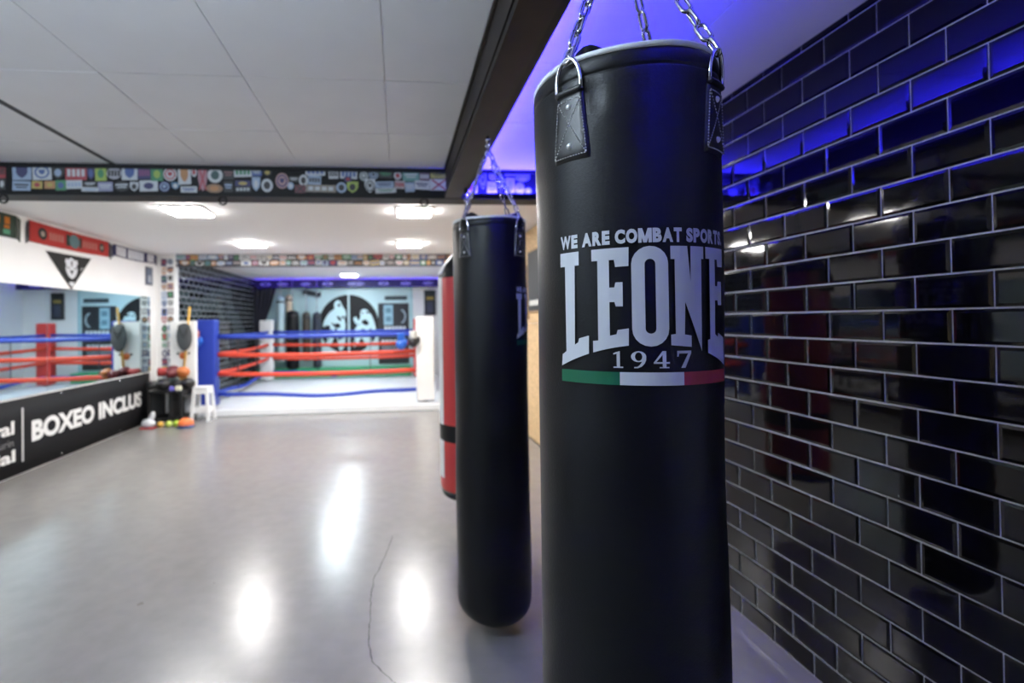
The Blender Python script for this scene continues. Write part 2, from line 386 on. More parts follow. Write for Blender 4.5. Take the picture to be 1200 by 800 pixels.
LST = [(-2, 6, 194, 209, 'r', RD, DK, 2), (-1, 6, 210, 222, 'r', DK, W_, 0), (14, 34, 195, 211, 'r', LB, NV, 5), (36, 56, 194, 211, 'r', W_, BL, 3), (57, 70, 196, 210, 's', DK, LB, 0), (72, 95, 195, 211, 'r', RD, W_, 2), (96, 104, 196, 211, 's', NV, BL, 0), (105, 117, 196, 212, 'r', LM, GR, 0), (118, 134, 197, 210, 'c', (.45, .42, .5), DK, 2), (135, 152, 196, 211, 'r', W_, BL, 5), (153, 167, 196, 210, 'r', NV, (.3, .05, .2), 2), (168, 181, 197, 212, 'r', GR, LM, 0), (182, 197, 197, 212, 'c', W_, RD, 3), (199, 213, 196, 216, 'r', W_, OR, 5), (214, 220, 197, 207, 'c', W_, RD, 0), (222, 232, 196, 224, 's', (.45, .2, .25), RD, 4), (233, 250, 197, 214, 'c', W_, (.03, .1, .1), 0), (251, 263, 198, 210, 'r', DK, (.3, .1, .1), 1), (264, 284, 197, 207, 'r', W_, GR, 2), (285, 296, 198, 206, 'r', BL, W_, 1), (298, 308, 198, 206, 's', DK, YE, 0), (14, 33, 213, 224, 'r', LB, DK, 1), (35, 46, 213, 221, 'r', YE, RD, 0), (49, 60, 213, 221, 'r', OR, YE, 0), (61, 72, 212, 223, 'r', GR, BL, 0), (73, 90, 212, 221, 'r', W_, LB, 2), (92, 106, 213, 219, 'r', DK, W_, 1), (90, 108, 220, 225, 'r', W_, LB, 1), (108, 124, 214, 224, 'r', (.3, .3, .5), W_, 1), (126, 143, 213, 224, 'c', DK, W_, 1), (144, 153, 214, 224, 's', W_, DK, 0), (155, 175, 212, 224, 'r', W_, NV, 0), (177, 189, 213, 225, 'c', NV, LB, 3), (191, 200, 214, 222, 's', (.05, .2, .35), W_, 0), (202, 220, 219, 226, 'r', W_, BL, 1), (231, 250, 216, 226, 'c', (.35, .18, .08), OR, 0), (252, 262, 213, 225, 'r', DK, LB, 1), (265, 283, 212, 218, 'r', NV, YE, 0), (265, 283, 219, 225, 'r', DK, W_, 2), (285, 294, 208, 224, 's', LB, W_, 0), (296, 309, 210, 225, 'c', W_, DK, 0), (313, 328, 203, 221, 'c', (.5, .25, .25), NV, 3), (329, 340, 207, 213, 'r', DK, W_, 1), (327, 334, 214, 222, 'c', LB, W_, 0), (341, 351, 205, 218, 'c', W_, DK, 0), (336, 348, 217, 226, 'r', (.2, .03, .05), DK, 4), (349, 372, 198, 205, 'r', W_, BL, 2), (352, 367, 206, 216, 'r', LB, DK, 2), (349, 385, 217, 225, 'r', (.3, .25, .2), W_, 2), (377, 388, 199, 209, 'r', W_, DK, 2), (391, 411, 199, 209, 'r', W_, BL, 2), (386, 398, 214, 226, 'c', LB, DK, 0), (399, 412, 213, 226, 's', LM, DK, 0), (396, 404, 207, 213, 'r', NV, RD, 0), (414, 425, 200, 212, 'c', (.12, .18, .15), W_, 3), (426, 437, 199, 210, 'c', LB, DK, 3), (421, 433, 210, 226, 's', W_, DK, 3), (434, 456, 213, 220, 'r', LB, NV, 1), (434, 459, 221, 226, 'r', W_, GR, 1), (438, 455, 200, 208, 'r', DK, GR, 1), (457, 466, 201, 210, 'c', W_, RD, 0), (458, 470, 212, 221, 'r', (.5, .4, .42), RD, 2), (468, 488, 200, 212, 'r', (.12, .4, .35), W_, 1), (471, 482, 214, 225, 'r', LB, W_, 1), (483, 501, 212, 222, 'r', W_, NV, 1), (489, 501, 202, 211, 'r', (.2, .1, .15), W_, 2), (503, 529, 201, 208, 'r', (.5, .45, .05), DK, 1), (502, 524, 210, 223, 'r', W_, (.45, .01, .06), 4), (525, 536, 210, 227, 'r', (.35, .45, .45), DK, 1),
 (548, 556, 200, 212, 'r', W_, BL, 0), (549, 562, 214, 228, 'r', W_, RD, 0), (564, 574, 201, 222, 's', LB, NV, 3), (575, 587, 213, 229, 'r', W_, LB, 1), (577, 586, 201, 211, 'c', (.3, .3, .5), W_, 3), (589, 597, 206, 226, 's', NV, W_, 1), (599, 610, 208, 229, 'r', W_, LB, 0), (598, 630, 201, 205, 'r', W_, BL, 1), (611, 623, 214, 228, 'c', W_, LB, 3), (624, 632, 220, 228, 'c', LB, W_, 0), (612, 630, 206, 213, 's', LB, W_, 0)]
for a in LST:
    x0, x1, y0, y1 = a[:4]
    sticker(beam1, sx(x0)-.002, sx(x1)+.002, sz(y1, x0)-.002, sz(y0, x0)+.002, YF, a[4], a[5], a[6], a[7], random.uniform(-.05, .05))
PAL = [W_, BL, RD, YE, GR, NV, DK, LB, OR, (.45, .4, .4), W_, DK, W_]
def rnd_sticker(parent, x0, x1, z0, z1, yf):
    c1 = random.choice(PAL); c2 = random.choice([p for p in PAL if p != c1])
    sticker(parent, x0, x1, z0, z1, yf, random.choice('rrrcs'), c1, c2, random.choice([0, 1, 2, 3, 5]), random.uniform(-.08, .08))
def rnd_rows(parent, x0, x1, rows, yf, wmin=.07, wmax=.17):
    for z0, z1 in rows:
        x = x0+random.uniform(0, .05)
        while x < x1-.06:
            ww = min(random.uniform(wmin, wmax), x1-x)
            rnd_sticker(parent, x+.005, x+ww-.005, z0+random.uniform(0, .012), z1-random.uniform(0, .012), yf); x += ww
rnd_rows(beam1, .66+.42, XR-.02, ((2.305, 2.385), (2.392, 2.465)), YF)
rnd_rows(beam1, XL+.6, -2.62, ((2.305, 2.385), (2.392, 2.465)), YF)
for x in (-2.553, -1.173, .193):
    b = B(); b.tube([(x+.026*math.cos(a*PI/8), YF-.012, 2.250+.026*math.sin(a*PI/8)) for a in range(16)], .006, 6, True)
    b.done('eye_bolt', BLACK, beam1)
beam2 = struct(B().box(XL, XR, YR+.05, YR+.2, 2.305, CZ).done('trim_3', mat('far_beam', (.05, .05, .055), .5)), 'far cross beam over the front of the boxing ring crowded with stickers')
rnd_rows(beam2, XL+.1, XR-.05, ((2.31, 2.395), (2.40, 2.485)), YR+.05, .06, .17)
rnd = [(.05+.155*k) for k in range(16)]
for k in range(15):
    z = .55+k*.125
    rnd_sticker(pil, -3.56, -3.48, z, z+.115, YR); rnd_sticker(pil, -3.475, -3.385, z+.02, z+.12, YR)
val = struct(B().box(XA, XR, 12.18, 12.26, 2.285, CZ-.03).done('trim_4', mat('valance_dark', (.02, .018, .05), .5)), 'dark sticker valance with violet light strip along the far ceiling')
for k, x in enumerate((-3.2, -2.8, -2.25, -1.72, -1.1, -.95, -.35, .2, .75, 1.2)):
    sticker(val, x-.13, x+.13, 2.33, 2.41, 12.18, 'c', (.5, .5, .7), NV, k % 3)
ib = B()
ib.box(.335, .452, YN, YF-.031, 2.278, 2.290).box(.335, .452, YN, YF-.031, CZ-.014, CZ).box(.384, .403, YN, YF-.031, 2.289, CZ-.013)
ib.box(.335, .352, YN, YF-.031, 2.289, 2.305).box(.345, .36, YN, YF-.031, 2.35, CZ-.013)
struct(ib.done('trim_5', BEAMM), 'dark brown steel beam the punching bags hang from')
# LED strips
def led(m, x0, x1, y0, y1, z, lab, lip):
    # tape lying in a dark trough; lip gives the side(s) that carry an upstand
    t = thing('light_strip', ((x0+x1)/2, (y0+y1)/2, z), lab, 'light strip')
    boxo('trough', BLACK, x0, x1, y0, y1, z-.004, z, t)
    if 'x' in lip: boxo('lip', BLACK, x1-.003, x1, y0, y1, z, z+.006, t)
    if 'y' in lip: boxo('lip', BLACK, x0, x1, y0, y0+.003, z, z+.010, t)
    if 'x' in lip: boxo('tape', m, x0+.004, x0+.012, y0, y1, z+.0005, z+.003, t)
    else: boxo('tape', m, x0, x1, y1-.012, y1-.004, z+.0005, z+.003, t)
led(LEDM, .453, .485, -1.5, 3.34, 2.296, 'blue light strip along the right side of the dark beam', 'x')
led(LEDM, .50, 1.56, 3.375, 3.411, 2.302, 'blue light strip under the stickers right of the dark beam', 'y')
led(LEDP, XA+.05, 1.5, 12.13, 12.179, 2.287, 'violet light strip along the lower edge of the far valance', 'y')
led(LEDP, XA+.05, 1.5, 12.10, 12.13, 2.452, 'violet light strip along the top edge of the far valance', 'y')
# ceiling lights
def panel(x, y, m, lab, s=.34, group=None):
    t = thing('ceiling_light', (x, y, CZ-.018), lab, 'ceiling light', group)
    h = s/2
    b = B()
    for q in ((x-h, x+h, y-h, y-h+.014), (x-h, x+h, y+h-.014, y+h), (x-h, x-h+.014, y-h, y+h), (x+h-.014, x+h, y-h, y+h)): b.box(*q, CZ-.018, CZ)
    b.done('frame', FRAMEW, t)
    boxo('diffuser', m, x-h+.013, x+h-.013, y-h+.013, y+h-.013, CZ-.028, CZ-.004, t)
panel(-1.95, 4.76, PANE, 'square ceiling light nearest the mirror wall, in front of the two further ones', .36)
panel(.17, 4.73, PANE, 'square ceiling light just behind the sticker beam left of the hanging bags')
panel(-1.95, 6.71, PANE, 'smaller looking square ceiling light left of centre before the far beam')
panel(.17, 6.70, PANE, 'square ceiling light right of centre before the far beam')
panel(-1.08, 11.1, PANER, 'ceiling light above the boxing ring near the far valance')
panel(-1.12, 8.3, PANER, 'ceiling light above the front of the ring hidden by the far beam')
panel(-1.12, 9.0, PANER, 'ceiling light above the middle of the ring hidden by the far beam')
def fill_tube_lamp(x, y, lab, ln=1.2):  # added fill lamps, never in view, put in to lift the near ceiling
    t = thing('fill_tube_lamp', (x, y, 2.24), lab, 'lamp')
    b = B(); b.tube([(x-ln/2, y, 2.26), (x+ln/2, y, 2.26)], .024, 16); b.done('tube', PANEF, t)
    for e in (-1, 1):
        b = B(); b.tube([(x+e*ln/2, y, 2.26), (x+e*(ln/2+.03), y, 2.26)], .027, 16); b.done('end_cap', FRAMEW, t)
        b = B(); b.tube([(x+e*ln*.45, y, 2.284), (x+e*ln*.45, y, CZ)], .003, 6); b.done('hanger', CHROME, t)
fill_tube_lamp(-.75, .55, 'added white tube lamp, out of frame, brightening the near ceiling')
fill_tube_lamp(-2.5, .7, 'added white tube lamp, out of frame, brightening the near room by the mirror wall')
# ------------------------------------------------------------------ punching bag
R0 = .17
def bz(z): return z
def make_bag():
    root = thing('punching_bag', (0, 0, .05), 'x', 'punching bag', 'black punching bags')
    straps = [-55.5, 34.5, 124.5, 214.5]
    def body_fn(th, r, z):
        d = 0
        if z > 1.62:
            for s_ in straps:
                a = (math.degrees(th)-s_+180) % 360-180
                # folds pulled towards the strap top
                for off, amp in ((-15, .0045), (15, .0045)):
                    q = (a-off-(z-1.80)*60*(1 if off < 0 else -1))/5
                    d -= amp*math.exp(-q*q-((z-1.80)/.028)**2)
                d += .004*math.exp(-(a/11)**2-((z-1.84)/.03)**2)
        d += .0011*math.sin(3*th+z*7)+.0008*math.sin(5*th-z*11)
        return r+d, z
    prof = [(0, .05), (.07, .05)]
    for k in range(1, 10):
        a = k/9*PI/2; prof.append((.07+.1*math.sin(a), .15-.1*math.cos(a)))
    z = .2
    while z < 1.6: prof.append((R0+.0015*math.sin(z*4), z)); z += .07
    while z < 1.828: prof.append((R0, z)); z += .012
    prof += [(R0, 1.828), (R0-.001, 1.8315), (R0-.0026, 1.833), (R0-.001, 1.8345), (R0+.0002, 1.838), (R0-.0004, 1.85), (R0-.002, 1.862), (R0-.005, 1.866), (.158, 1.864), (.156, 1.80)]
    b = B().lathe(prof, 144, fn=body_fn)
    body = b.done('body', LEATH, root, origin=(0, 0, .05))
    # rim piping and cover
    b = B(); b.tube([((R0-.0035)*math.sin(2*PI*k/96), -(R0-.0035)*math.cos(2*PI*k/96), 1.867+.002*math.sin(8*PI*k/96)) for k in range(96)], .0056, 8, True)
    b.done('rim_piping', PIPING, root, origin=(0, 0, .05))
    def cov(th, r, z):
        h = 0
        for s_ in straps:
            a = (math.degrees(th)-s_-7+180) % 360-180
            h = max(h, .034*math.exp(-(a/15)**2)*max(0, min(1, (r-.03)/.09)))
        return r, z+h*(1 if r < .155 else .25)
    b = B().lathe([(.157, 1.858), (.15, 1.862), (.14, 1.862), (.12, 1.86), (.09, 1.856), (.05, 1.853), (0, 1.852)], 72, fn=cov)
    b.done('top_cover', LEATH, root, origin=(0, 0, .05))
    # straps
    def on(th_deg, z, lift=0):
        t = math.radians(th_deg); r = R0+lift
        return Vector((r*math.sin(t), -r*math.cos(t), z))
    for s_ in straps:
        b = B(); n = 10; rows = 9; gr = []
        zt, zb = 1.812, 1.692
        def hw(z): return 8.6+(zt-z)/(zt-zb)*4.0
        for j in range(rows+1):
            z = zb+(zt-zb)*j/rows
            k_ = 1
            if j == 0: k_ = .93
            gr.append([on(s_+hw(z)*k_*(2*i/n-1), z, .0022+.0035*(0 if i in (0, n) or j == 0 else 1)) for i in range(n+1)])
        f_ = [[b.bm.verts.new(p) for p in row] for row in gr]
        bk = [[b.bm.verts.new(on(s_+hw(zb+(zt-zb)*j/rows)*(2*i/n-1), zb+(zt-zb)*j/rows, -.001)) for i in range(n+1)] for j in range(rows+1)]
        for j in range(rows):
            for i in range(n): b.bm.faces.new((f_[j][i], f_[j][i+1], f_[j+1][i+1], f_[j+1][i])).smooth = True
            b.bm.faces.new((bk[j][0], f_[j][0], f_[j+1][0], bk[j+1][0])); b.bm.faces.new((f_[j][n], bk[j][n], bk[j+1][n], f_[j+1][n]))
        for i in range(n):
            b.bm.faces.new((bk[0][i], bk[0][i+1], f_[0][i+1], f_[0][i])); b.bm.faces.new((f_[rows][i], f_[rows][i+1], bk[rows][i+1], bk[rows][i]))
        # rolled leather over the ring bar
        b.tube([on(s_+8.6*(2*i/8-1), zt+.001, .0055) for i in range(9)], .0055, 8)
        st = b.done('strap', STRAPM, root, origin=(0, 0, .05))
        b = B()
        def stitchline(a0, z0, a1, z1):
            L = math.hypot((a1-a0)*PI/180*R0, z1-z0); k = int(L/.0052)
            for i in range(k):
                t0, t1 = (i+.2)/k, (i+.78)/k
                b.tube([on(s_+a0+(a1-a0)*t0, z0+(z1-z0)*t0, .0058), on(s_+a0+(a1-a0)*t1, z0+(z1-z0)*t1, .0060)], .00115, 5)
        zi, zj = zt-.014, zb+.007
        a_, b_ = hw(zi)-1.5, hw(zj)-1.7
        for q in ((-a_, zi, a_, zi), (-b_, zj, b_, zj), (-a_, zi, -b_, zj), (a_, zi, b_, zj), (-a_, zi, b_, zj), (a_, zi, -b_, zj)): stitchline(*q)
        b.done('stitching', STITCH, st, origin=(0, 0, .05))
        for z in (1.786, 1.717):
            b = B(); b.ball(on(s_, z, .0048), .0056, (1, 1, 1), 14); b.done('rivet', RIVET, st, origin=(0, 0, .05))
        # D ring
        pts = []
        for k in range(17):
            a = PI*k/16
            pts.append(on(s_+8.2*math.cos(a), 1.813+.056*math.sin(a)**.8, .006+.003*math.sin(a)))
        b = B(); b.tube(pts+[on(s_-8.2+16.4*i/6, 1.813, .006) for i in range(1, 6)], .0037, 8, True)
        b.done('d_ring', CHROME, st, origin=(0, 0, .05))
    # chains of single links
    lb = B(); L, wd, wr_ = .043, .0225, .0036
    pts = []
    for k in range(9): a = PI*k/8; pts.append(((wd/2-wr_)*math.cos(a), 0, (L/2-wd/2)+(wd/2-wr_)*math.sin(a)))
    for k in range(9): a = PI+PI*k/8; pts.append(((wd/2-wr_)*math.cos(a), 0, -(L/2-wd/2)+(wd/2-wr_)*math.sin(a)))
    lb.tube(pts, wr_, 8, True)
    proto = None
    apex = Vector((0, 0, 2.222))
    for ci, s_ in enumerate(straps):
        ch = thing('chain', (0, 0, 0), None, None); ch.parent = root
        p0 = on(s_, 1.861, .011); d = apex-p0; N = int(d.length/(L-2*wr_-.0005)); dn = d.normalized()
        Q = dn.to_track_quat('Z', 'Y')
        for i in range(N):
            if proto is None: proto = lb.done('link', CHROME, ch, origin=(0, 0, 0)); o = proto
            else: o = proto.copy(); COL.objects.link(o); o.parent = ch
            o.location = p0+d*((i+.5)/N)-Vector((0, 0, .05)); o.rotation_mode = 'QUATERNION'
            from mathutils import Quaternion
            o.rotation_quaternion = Q @ Quaternion((0, 0, 1), (PI/2)*(i % 2)+ci*.6)
    b = B(); b.tube([(.022*math.cos(2*PI*k/20), 0, 2.232+.022*math.sin(2*PI*k/20)) for k in range(20)], .0045, 8, True)
    b.tube([(0, .0, 2.254), (0, 0, 2.2785)], [.009, .007], 10); b.ball((0, 0, 2.262), .012)
    b.done('swivel_hook', CHROME, root, origin=(0, 0, .05))
    # print
    def fn(u, v): return on(u, v, .0021)
    T0 = -11.6
    def zarch(u): return 1.372-1.44e-5*(u-T0)**2
    def arch(u0, u1, n=8): return [(u0+(u1-u0)*k/n, zarch(u0+(u1-u0)*k/n)) for k in range(n+1)]
    Lp = [(-64.4, 1.5315), (-51.3, 1.5315), (-51.3, 1.5075), (-54.0, 1.5075), (-54.6, 1.370), (-52.4, 1.374), (-51.8, 1.381), (-45.7, 1.386)]+arch(-45.8, -64.4)+[(-63.7, 1.352), (-60.7, 1.358), (-60.9, 1.5075), (-64.4, 1.5075)]
    E1 = [(-43.5, 1.5315), (-23.5, 1.5315), (-23.7, 1.5005), (-30.6, 1.5), (-31.2, 1.512), (-33.9, 1.512), (-33.9, 1.466), (-31.2, 1.466), (-30.6, 1.4743), (-26.9, 1.4743), (-26.9, 1.4343), (-30.6, 1.4343), (-31.2, 1.442), (-33.9, 1.442), (-33.9, 1.386), (-30.4, 1.3885), (-29.8, 1.3955), (-24.0, 1.398)]+arch(-24.2, -43.3)+[(-43.3, 1.377), (-40.3, 1.378), (-40.2, 1.512), (-43.5, 1.512)]
    N_ = [(-1.6, 1.5315), (8.4, 1.5315), (10.3, 1.473), (10.5, 1.5315), (19.8, 1.5315), (19.8, 1.511), (18.0, 1.511), (17.4, 1.3585), (6.6, 1.44), (6.0, 1.387), (10.2, 1.385), (10.2, 1.3665), (-2.0, 1.370), (-2.0, 1.387), (.7, 1.388), (.7, 1.510), (-1.6, 1.510)]
    E2 = [(21.5, 1.5315), (41.2, 1.5315), (41.0, 1.5005), (33.6, 1.5), (33.0, 1.512), (30.4, 1.512), (30.4, 1.467), (33.0, 1.467), (33.5, 1.475), (38.6, 1.475), (38.6, 1.435), (33.5, 1.435), (33.0, 1.443), (30.1, 1.443), (29.6, 1.386), (32.6, 1.381), (33.2, 1.388), (40.6, 1.379)]+arch(41.2, 22.4)+[(22.4, 1.377), (24.6, 1.378), (25.0, 1.512), (21.5, 1.512)]
    b = B(); poly_flat(b, [Lp, E1, N_, E2], fn, (-65, 42, 3))
    # O as a ring
    def stad(hu, zt_, zb_, n=10):
        c = -12.65; hr = hu*PI/180*R0*1.0; out = []
        for k in range(n+1): a = PI*k/n; out.append((c+hu*math.cos(a), zt_-hr+hr*math.sin(a)))
        for k in range(n+1): a = PI+PI*k/n; out.append((c+hu*math.cos(a), zb_+hr+hr*math.sin(a)))
        return out
    A_, I_ = stad(9.65, 1.532, 1.3680), stad(2.8, 1.511, 1.389)
    t = bmesh.new(); va = [t.verts.new((u, v, 0)) for u, v in A_]; vi = [t.verts.new((u, v, 0)) for u, v in I_]
    for k in range(len(va)): k2 = (k+1) % len(va); t.faces.new((va[k], va[k2], vi[k2], vi[k]))
    merge_flat(b, t, fn, (-65, 42, 3))
    b.done('brand_lettering', PRINTW, root, origin=(0, 0, .05))
    b = B()
    cell = {'W': 1.3, 'E': .72, 'A': 1.02, 'R': .86, 'C': .92, 'O': 1.02, 'M': 1.22, 'B': .84, 'T': .82, 'S': .74, 'P': .80, '.': .26, ' ': .34}
    words = 'WE ARE COMBAT SPORTS.'; tot = sum(cell[c]+.07 for c in words); u = -63.9; t = bmesh.new()
    for c in words:
        wd_ = cell[c]/tot*105.0
        if c == 'M':
            for p in ([(0, 0), (.25, 0), (.25, 1), (0, 1)], [(.75, 0), (1, 0), (1, 1), (.75, 1)], [(.02, 1), (.30, 1), (.64, 0), (.38, 0)], [(.70, 1), (.98, 1), (.62, 0), (.36, 0)]):
                f = t.faces.new([t.verts.new((u+x*wd_, 1.5378+y*.0236, 0)) for x, y in p])
        elif c != ' ':
            me = text_mesh(c, 1, .042 if c == 'W' else .06)
            cx_ = [v.co.x for v in me.vertices]; cy_ = [v.co.y for v in me.vertices]; n0 = len(t.verts)
            t.from_mesh(me); bpy.data.meshes.remove(me); t.verts.ensure_lookup_table()
            zt_ = 1.5378+(.0065 if c == '.' else .0236)
            for v in t.verts[n0:]: v.co = Vector((u+(v.co.x-min(cx_))/(max(cx_)-min(cx_))*wd_, 1.5378+(v.co.y-min(cy_))/(max(cy_)-min(cy_))*(zt_-1.5378), 0))
        u += wd_+.07/tot*105.0
    merge_flat(b, t, fn, (-65, 42, 3)); b.done('slogan_lettering', PRINTW, root, origin=(0, 0, .05))
    # year in serif figures
    def unit(p, u0, u1, v0=1.3328, v1=1.3606): return [(u0+(u1-u0)*x, v0+(v1-v0)*y) for x, y in p]
    def band(outer, inner): return [(outer[i], outer[i+1], inner[i+1], inner[i]) for i in range(len(outer)-1)]
    polys = [unit(p, -32.6, -27.0) for p in ([(.05, 0), (.95, 0), (.95, .08), (.05, .08)], [(.36, .05), (.66, .05), (.66, 1), (.36, .95)], [(.05, .79), (.37, .84), (.37, .96), (.05, .87)])]
    eo = [(.5+.5*math.cos(2*PI*k/20), .68+.32*math.sin(2*PI*k/20)) for k in range(21)]; ei = [(.5+.24*math.cos(2*PI*k/20), .68+.25*math.sin(2*PI*k/20)) for k in range(21)]
    polys += [unit(p, -23.2, -15.4) for p in band(eo, ei)]
    to = [(1.0, .68), (.99, .48), (.9, .28), (.7, .1), (.45, 0), (.2, .0)]; ti = [(.74, .68), (.74, .48), (.68, .32), (.55, .17), (.4, .08), (.2, .07)]
    polys += [unit(p, -23.2, -15.4) for p in band(to, ti)]
    polys += [unit(p, -11.6, -3.0) for p in ([(0, .26), (1, .26), (1, .36), (0, .36)], [(.55, 0), (.78, 0), (.78, 1), (.55, 1)], [(0, .33), (.14, .33), (.66, .9), (.6, 1), (.55, 1)], [(.36, 0), (.97, 0), (.97, .07), (.36, .07)])]
    polys += [unit(p, 1.2, 9.8) for p in ([(0, .84), (1, .84), (1, 1), (0, 1)], [(0, .66), (.09, .66), (.14, .86), (0, .86)], [(.78, .86), (1, .86), (.56, 0), (.26, 0)])]
    b = B(); poly_flat(b, polys, fn, (-65, 42, 3)); b.done('year_lettering', PRINTW, root, origin=(0, 0, .05))
    for u0_, u1_, m, nm in ((-64.5, -29.05, PGREEN, 'green_stripe'), (-29.05, 5.15, PRINTW, 'white_stripe'), (5.15, 41.1, PRED, 'red_stripe')):
        b = B(); poly_flat(b, [[(u0_, 1.3045), (u1_, 1.3045), (u1_, 1.326), (u0_, 1.326)]], fn, (-65, 42, 3)); b.done(nm, m, root, origin=(0, 0, .05))
    # small vertical wordmark low on the bag
    b = B(); me = text_mesh('LEONE', 1, .03)
    t = bmesh.new(); t.from_mesh(me); bpy.data.meshes.remove(me)
    X = max(v.co.x for v in t.verts)
    for v in t.verts: v.co = Vector((-25+v.co.y*17, .20+v.co.x/X*.26, 0))
    merge_flat(b, t, lambda u, v: on(u, v, .0025), (-27, 0, 3)); b.done('side_wordmark', PRINTW, root, origin=(0, 0, .05))
    return root
bag1 = make_bag(); bag1.location = (.447, .926, .05)
bag1['label'] = 'large black punching bag in the foreground with white brand lettering and tricolour stripe'
bag2 = copy_tree(bag1); bag2.location = (.429, 2.248, .05); bag2.rotation_euler.z = math.radians(95.6)
bag2['label'] = 'second black punching bag, hanging whole between the red bag and the foreground bag'
# red bag
def red_bag():
    cx, cy = .455, 3.16
    t = thing('punching_bag', (cx, cy, .3), 'red punching bag with black cone top half hidden behind the second black bag', 'punching bag')
    r = .19
    prof = [(0, .30), (.12, .30)]+[(.12+.07*math.sin(k/6*PI/2), .37-.07*math.cos(k/6*PI/2)) for k in range(1, 7)]+[(r, .6), (r, 1.0), (r, 1.4), (r, 1.70), (r-.002, 1.708)]
    B().lathe(prof, 64, (cx, cy, 0)).done('body', REDL, t)
    B().lathe([(r+.002, 1.69), (r+.003, 1.715), (r-.03, 1.77), (.07, 1.87), (.03, 1.90), (0, 1.90)], 48, (cx, cy, 0)).done('cone_cover', LEATH, t)
    B().lathe([(r+.001, .655), (r+.003, .66), (r+.003, .755), (r+.001, .76)], 64, (cx, cy, 0)).done('band', LEATH, t)
    B().lathe([(r-.02, .295), (r-.012, .302), (r+.001, .345), (r-.02, .31)], 48, (cx, cy, 0)).done('bottom_edge', LEATH, t)
    # white stripe down the side and white edge on the cone
    b = B(); f = []
    zs = [.42, .6, .8, 1.0, 1.2, 1.45, 1.70]
    for a0, a1 in ((-104, -66),):
        rows = [[b.bm.verts.new((cx+(r+.002)*math.sin(math.radians(a0+(a1-a0)*i/6)), cy-(r+.002)*math.cos(math.radians(a0+(a1-a0)*i/6)), z)) for i in range(7)] for z in zs]
        for p, q in zip(rows, rows[1:]):
            for i in range(6): b.bm.faces.new((p[i], p[i+1], q[i+1], q[i]))
        b.done('side_stripe', WVINYL, t)
    b = B()
    rows = []
    for rr, z in ((r+.006, 1.713), (r-.026, 1.775), (.076, 1.875)):
        rows.append([b.bm.verts.new((cx+rr*math.sin(math.radians(-125+60*i/6)), cy-rr*math.cos(math.radians(-125+60*i/6)), z)) for i in range(7)])
    for p, q in zip(rows, rows[1:]):
        for i in range(6): b.bm.faces.new((p[i], p[i+1], q[i+1], q[i]))
    b.done('cone_stripe', WVINYL, t)
    b = B(); b.box(cx-.11, cx-.01, cy-r-.002, cy-r+.03, 1.60, 1.70, .004); b.done('patch', LEATH, t)
    for i in range(13):
        z = 1.915+i*.027
        b = B(); pts = [(.009*math.cos(a*PI/6), 0, .017*math.sin(a*PI/6)) for a in range(12)]
        pts = [(x, 0, z_) if i % 2 else (0, x, z_) for x, _, z_ in pts]
        b.tube([(cx+p[0], cy+p[1], z+p[2]) for p in pts], .0032, 6, True); b.done('link', CHROME, t)
    b = B(); b.tube([(cx, cy, 2.25), (cx, cy, 2.279)], .014, 10); b.done('hook', BLACK, t)
red_bag()
# ------------------------------------------------------------------ mirror wall on the left
XM = XL+.012
t = thing('wall_mirror', (XL, 5, .74), 'long mirror on the left wall reflecting the ring ropes', 'mirror')
for y0, y1 in ((1.2, 3.29), (3.296, 5.39), (5.396, 7.5)):
    o = boxo('mirror_panel', MIRROR, XL+.001, XM, y0, y1, .745, 1.825, t)
t = thing('banner', (XL, 5, 0), 'black banner with white heavy lettering along the foot of the mirror wall', 'banner')
XBN = XL+.008
b = B(); n = 60
rowsY = [1.2+(7.47-1.2)*k/n for k in range(n+1)]
def wv(y): return .0035+.003*math.sin(y*5.1)*math.sin(y*1.7+1)
f_ = [[b.bm.verts.new((XBN+wv(y), y, z)) for y in rowsY] for z in (.012, .25, .5, .725)]
g_ = [[b.bm.verts.new((XBN-.003, y, z)) for y in rowsY] for z in (.012, .25, .5, .725)]
for j in range(3):
    for i in range(n):
        b.bm.faces.new((f_[j][i], f_[j][i+1], f_[j+1][i+1], f_[j+1][i])).smooth = True
        b.bm.faces.new((g_[j][i], g_[j+1][i], g_[j+1][i+1], g_[j][i+1]))
    b.bm.faces.new((f_[j][0], f_[j+1][0], g_[j+1][0], g_[j][0])); b.bm.faces.new((f_[j][n], g_[j][n], g_[j+1][n], f_[j+1][n]))
for i in range(n):
    b.bm.faces.new((f_[0][i], g_[0][i], g_[0][i+1], f_[0][i+1])); b.bm.faces.new((f_[3][i], f_[3][i+1], g_[3][i+1], g_[3][i]))
b.done('cloth', mat('banner_vinyl', (.009, .009, .011), .65, spec=.2), t)
BANW = mat('banner_white', (.72, .72, .72), .5)
def ban(u, v): return Vector((XBN+wv(u)+.0018, u, v))
def ban_text(nm, body, y0, y1, z0, z1, off, m=BANW):
    b = B(); add_text(b, body, y0, y1, z0, z1, ban, off); b.done(nm, m, t)
ban_text('lettering', 'BOXEO INCLUS', 5.175, 7.25, .277, .487, .048)
ban_text('lettering', 'val', 4.68, 4.955, .404, .53, .03)
ban_text('lettering', 'ial', 4.74, 4.965, .145, .26, .03)
ban_text('lettering', 'durin', 4.72, 4.945, .295, .362, .0, mat('banner_grey', (.2, .2, .2), .5))
b = B(); b.prism([(5.045, .118), (5.068, .118), (5.068, .634), (5.045, .634)], lambda u, v, d: ban(u, v)+Vector((d, 0, 0)), .001); b.done('divider', mat('banner_mid', (.5, .5, .5), .5), t)
for y in (4.0, 5.6, 6.7): 
    for z in (.05, .70):
        b = B(); b.tube([(XBN+wv(y), y, z), (XBN+wv(y)+.004, y, z)], .012, 10); b.done('eyelet', CHROME, t)
